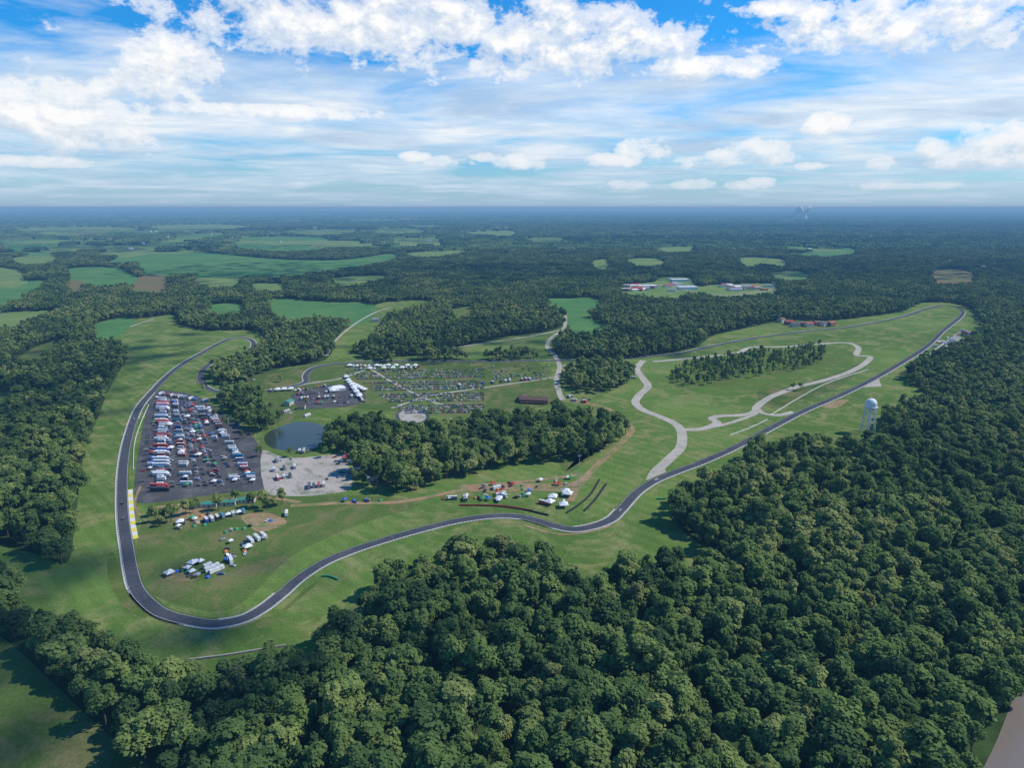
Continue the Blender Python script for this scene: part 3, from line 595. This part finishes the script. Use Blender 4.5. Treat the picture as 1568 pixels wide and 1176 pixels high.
# ------------------------------------------------------------------ haze (thin low layer: absorption, with added glow in place of scattered light)
m,nt=newmat('emissive_haze'); DEN=7.0e-5; va=N(nt,'ShaderNodeVolumeAbsorption'); va.inputs['Color'].default_value=(.45,.25,0,1); va.inputs['Density'].default_value=DEN
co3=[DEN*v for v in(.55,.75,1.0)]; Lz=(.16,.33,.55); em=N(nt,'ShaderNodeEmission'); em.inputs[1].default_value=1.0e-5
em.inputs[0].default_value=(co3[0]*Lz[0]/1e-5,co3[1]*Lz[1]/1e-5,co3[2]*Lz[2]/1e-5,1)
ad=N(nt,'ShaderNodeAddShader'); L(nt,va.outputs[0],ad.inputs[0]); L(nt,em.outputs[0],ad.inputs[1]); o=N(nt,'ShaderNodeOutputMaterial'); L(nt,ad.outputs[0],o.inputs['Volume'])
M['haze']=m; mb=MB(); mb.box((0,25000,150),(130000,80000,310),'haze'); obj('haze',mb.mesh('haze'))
# ------------------------------------------------------------------ light
S_el=math.radians(47); az=math.atan2(.96,.16)
sd=Vector((math.sin(az)*math.cos(S_el),math.cos(az)*math.cos(S_el),math.sin(S_el)))
sl=bpy.data.lights.new('sun','SUN'); sl.energy=4.2; sl.angle=math.radians(.6); sl.color=(1,.95,.87); so=obj('sun',sl); so.rotation_euler=(-sd).to_track_quat('-Z','Y').to_euler()
# octahedron swarms added out of view to cast soft shadows as clouds would
OC=[(-350,330,300,170,2200,14,.5),(-800,850,330,420,2200,15,.5),(-200,2750,1500,480,2300,20,.55),(1900,2900,900,450,2300,20,.45),(-2600,4600,1200,600,2600,26,.5),(1200,5600,2600,700,3000,30,.5),(-3000,8200,2500,900,3600,42,.5),(3500,9500,3000,1000,4000,45,.5),(60,1250,330,160,2200,14,.3)]
g=np.random.default_rng(5)
for cx,cy,rx,ry,al,r,dens in OC:
    off=al/math.tan(S_el); n=int(math.pi*rx*ry*dens/(math.pi*r*r*.72)); mb=MB()
    t=g.uniform(0,6.283,n); q=g.uniform(0,1,n)**.62
    wob=1+.25*np.sin(3*t+cx)+.15*np.sin(5*t+cy)
    for a,b in zip(np.cos(t)*q*rx*wob,np.sin(t)*q*ry*wob):
        z=g.uniform(-40,60); s=r*g.uniform(.6,1.3)
        mb.add([(a-s,b,z),(a,b-s,z),(a+s,b,z),(a,b+s,z),(a,b,z-s*.5),(a,b,z+s*.8)],[(0,1,5),(1,2,5),(2,3,5),(3,0,5),(1,0,4),(2,1,4),(3,2,4),(0,3,4)],'steam')
    obj('cloud',mb.mesh('cloud'),cx+off*math.sin(az),cy+off*math.cos(az),al)
w=bpy.data.worlds.new("World"); scene.world=w; w.use_nodes=True; nt=w.node_tree; nt.nodes.clear()
tc=N(nt,'ShaderNodeTexCoord'); sx=N(nt,'ShaderNodeSeparateXYZ'); L(nt,tc.outputs['Generated'],sx.inputs[0]); X,Y,Zz=sx.outputs
azn=math_(nt,'ARCTAN2',X,Y); V=math_(nt,'MAXIMUM',Zz,0.0)
sky=N(nt,'ShaderNodeTexSky'); sky.sky_type='NISHITA'; sky.sun_disc=False; sky.sun_elevation=S_el; sky.sun_rotation=az; sky.altitude=100; sky.dust_density=.3; sky.air_density=1.0; sky.ozone_density=3
skc=mix(nt,ramp(nt,V,[(0,(.3,.3,.3)),(.12,(1,1,1))]),sky.outputs[0],mix(nt,1.0,sky.outputs[0],(.16,.98,1.6),'MULTIPLY'))
STR=.10
zz=math_(nt,'ADD',V,.06); px=math_(nt,'DIVIDE',X,zz); py=math_(nt,'DIVIDE',Y,zz)
cb=N(nt,'ShaderNodeCombineXYZ'); L(nt,math_(nt,'MULTIPLY',px,.85),cb.inputs[0]); L(nt,py,cb.inputs[1])
s1=noise(nt,cb.outputs[0],.62,6,.58,.5)
s2=noise(nt,cb.outputs[0],1.1,6,.6,.4)
bias=math_(nt,'MULTIPLY',math_(nt,'ABSOLUTE',math_(nt,'SUBTRACT',V,.105)),-1.5)
sden=math_(nt,'ADD',s1,bias)
sop=ramp(nt,sden,[(.28,(0,0,0)),(.40,(.55,.55,.55)),(.54,(.93,.93,.93))])
scol=ramp(nt,s2,[(.34,(.52,.65,.82)),(.5,(.70,.81,.93)),(.62,(.92,.95,.98))])
ng=bpy.data.node_groups.new('cloud_field','ShaderNodeTree'); ng.interface.new_socket('V',in_out='INPUT',socket_type='NodeSocketVector'); ng.interface.new_socket('D',in_out='OUTPUT',socket_type='NodeSocketFloat')
gi=ng.nodes.new('NodeGroupInput'); go=ng.nodes.new('NodeGroupOutput')
def pa(x,y):
    a=x-784.0;b=588.0-y; dy=FPX*cp+b*sp; dz=-FPX*sp+b*cp; l=math.sqrt(a*a+dy*dy+dz*dz); return math.atan2(a,dy),dz/l
E=[(600,35,330,55),(850,60,210,48),(1080,105,130,16),(80,172,130,46),(250,105,80,42),(1430,25,250,36),(1180,15,50,10),(985,232,40,20),(940,246,50,10),(1130,244,80,14),(1160,228,40,16),(1265,192,26,18),(1420,234,24,18),(1445,246,40,10),(1535,242,60,16),(800,248,50,12),(740,240,30,8),(690,246,45,9),(640,240,24,7),(955,284,44,8),(1062,282,30,8),(1140,284,26,7),(1160,278,22,7),(1350,248,22,12),(1240,254,22,6),(1560,205,60,18),(400,170,170,10),(1390,284,60,5),(20,245,110,8)]
best=None
for x,y,rx,ry in E:
    a0,v0=pa(x,y); ia=1100/rx; iv=1080/ry
    f=vmath(ng,'LENGTH',vmath(ng,'MULTIPLY_ADD',gi.outputs[0],(ia,iv,0),(-a0*ia,-v0*iv,0)))
    best=f if best is None else math_(ng,'MINIMUM',best,f)
best=math_(ng,'MAXIMUM',math_(ng,'SUBTRACT',1.0,math_(ng,'MULTIPLY',best,best)),-1.7)
mp=vmath(ng,'MULTIPLY',gi.outputs[0],(1,1.5,1))
na=noise(ng,mp,15,7,.66,.1)
d=math_(ng,'ADD',best,math_(ng,'MULTIPLY',math_(ng,'SUBTRACT',na,.5),6.4))
ng.links.new(d,go.inputs[0])
def field(du,dv):
    c=N(nt,'ShaderNodeCombineXYZ'); L(nt,math_(nt,'ADD',azn,du),c.inputs[0]); L(nt,math_(nt,'ADD',V,dv),c.inputs[1])
    g=N(nt,'ShaderNodeGroup'); g.node_tree=ng; L(nt,c.outputs[0],g.inputs[0]); return g.outputs[0]
d0=field(0,0); d1=field(.006,.014)
cop=ramp(nt,math_(nt,'ADD',math_(nt,'MULTIPLY',d0,.42),.08),[(0,(0,0,0)),(.28,(.65,.65,.65)),(.65,(1,1,1))],'EASE')
lit=math_(nt,'ADD',.66,math_(nt,'MULTIPLY',math_(nt,'SUBTRACT',d0,d1),.22),clamp=True)
ccol=ramp(nt,lit,[(.12,(.48,.56,.68)),(.5,(.72,.79,.87)),(.76,(1,1,1))])
def up(c): return vmath(nt,'MULTIPLY',c,(1/STR,1/STR,1/STR))
c=mix(nt,sop,skc,up(scol)); c=mix(nt,cop,c,up(ccol))
hz=ramp(nt,V,[(0,(.8,.8,.8)),(.03,(.4,.4,.4)),(.1,(0,0,0))]); hc=N(nt,'ShaderNodeRGB'); hc.outputs[0].default_value=(.38,.58,.80,1)
c=mix(nt,hz,c,up(hc.outputs[0]))
bg=N(nt,'ShaderNodeBackground'); bg.inputs[1].default_value=STR; L(nt,c,bg.inputs[0]); wo=N(nt,'ShaderNodeOutputWorld'); L(nt,bg.outputs[0],wo.inputs[0])
print('objects',len(scene.objects))
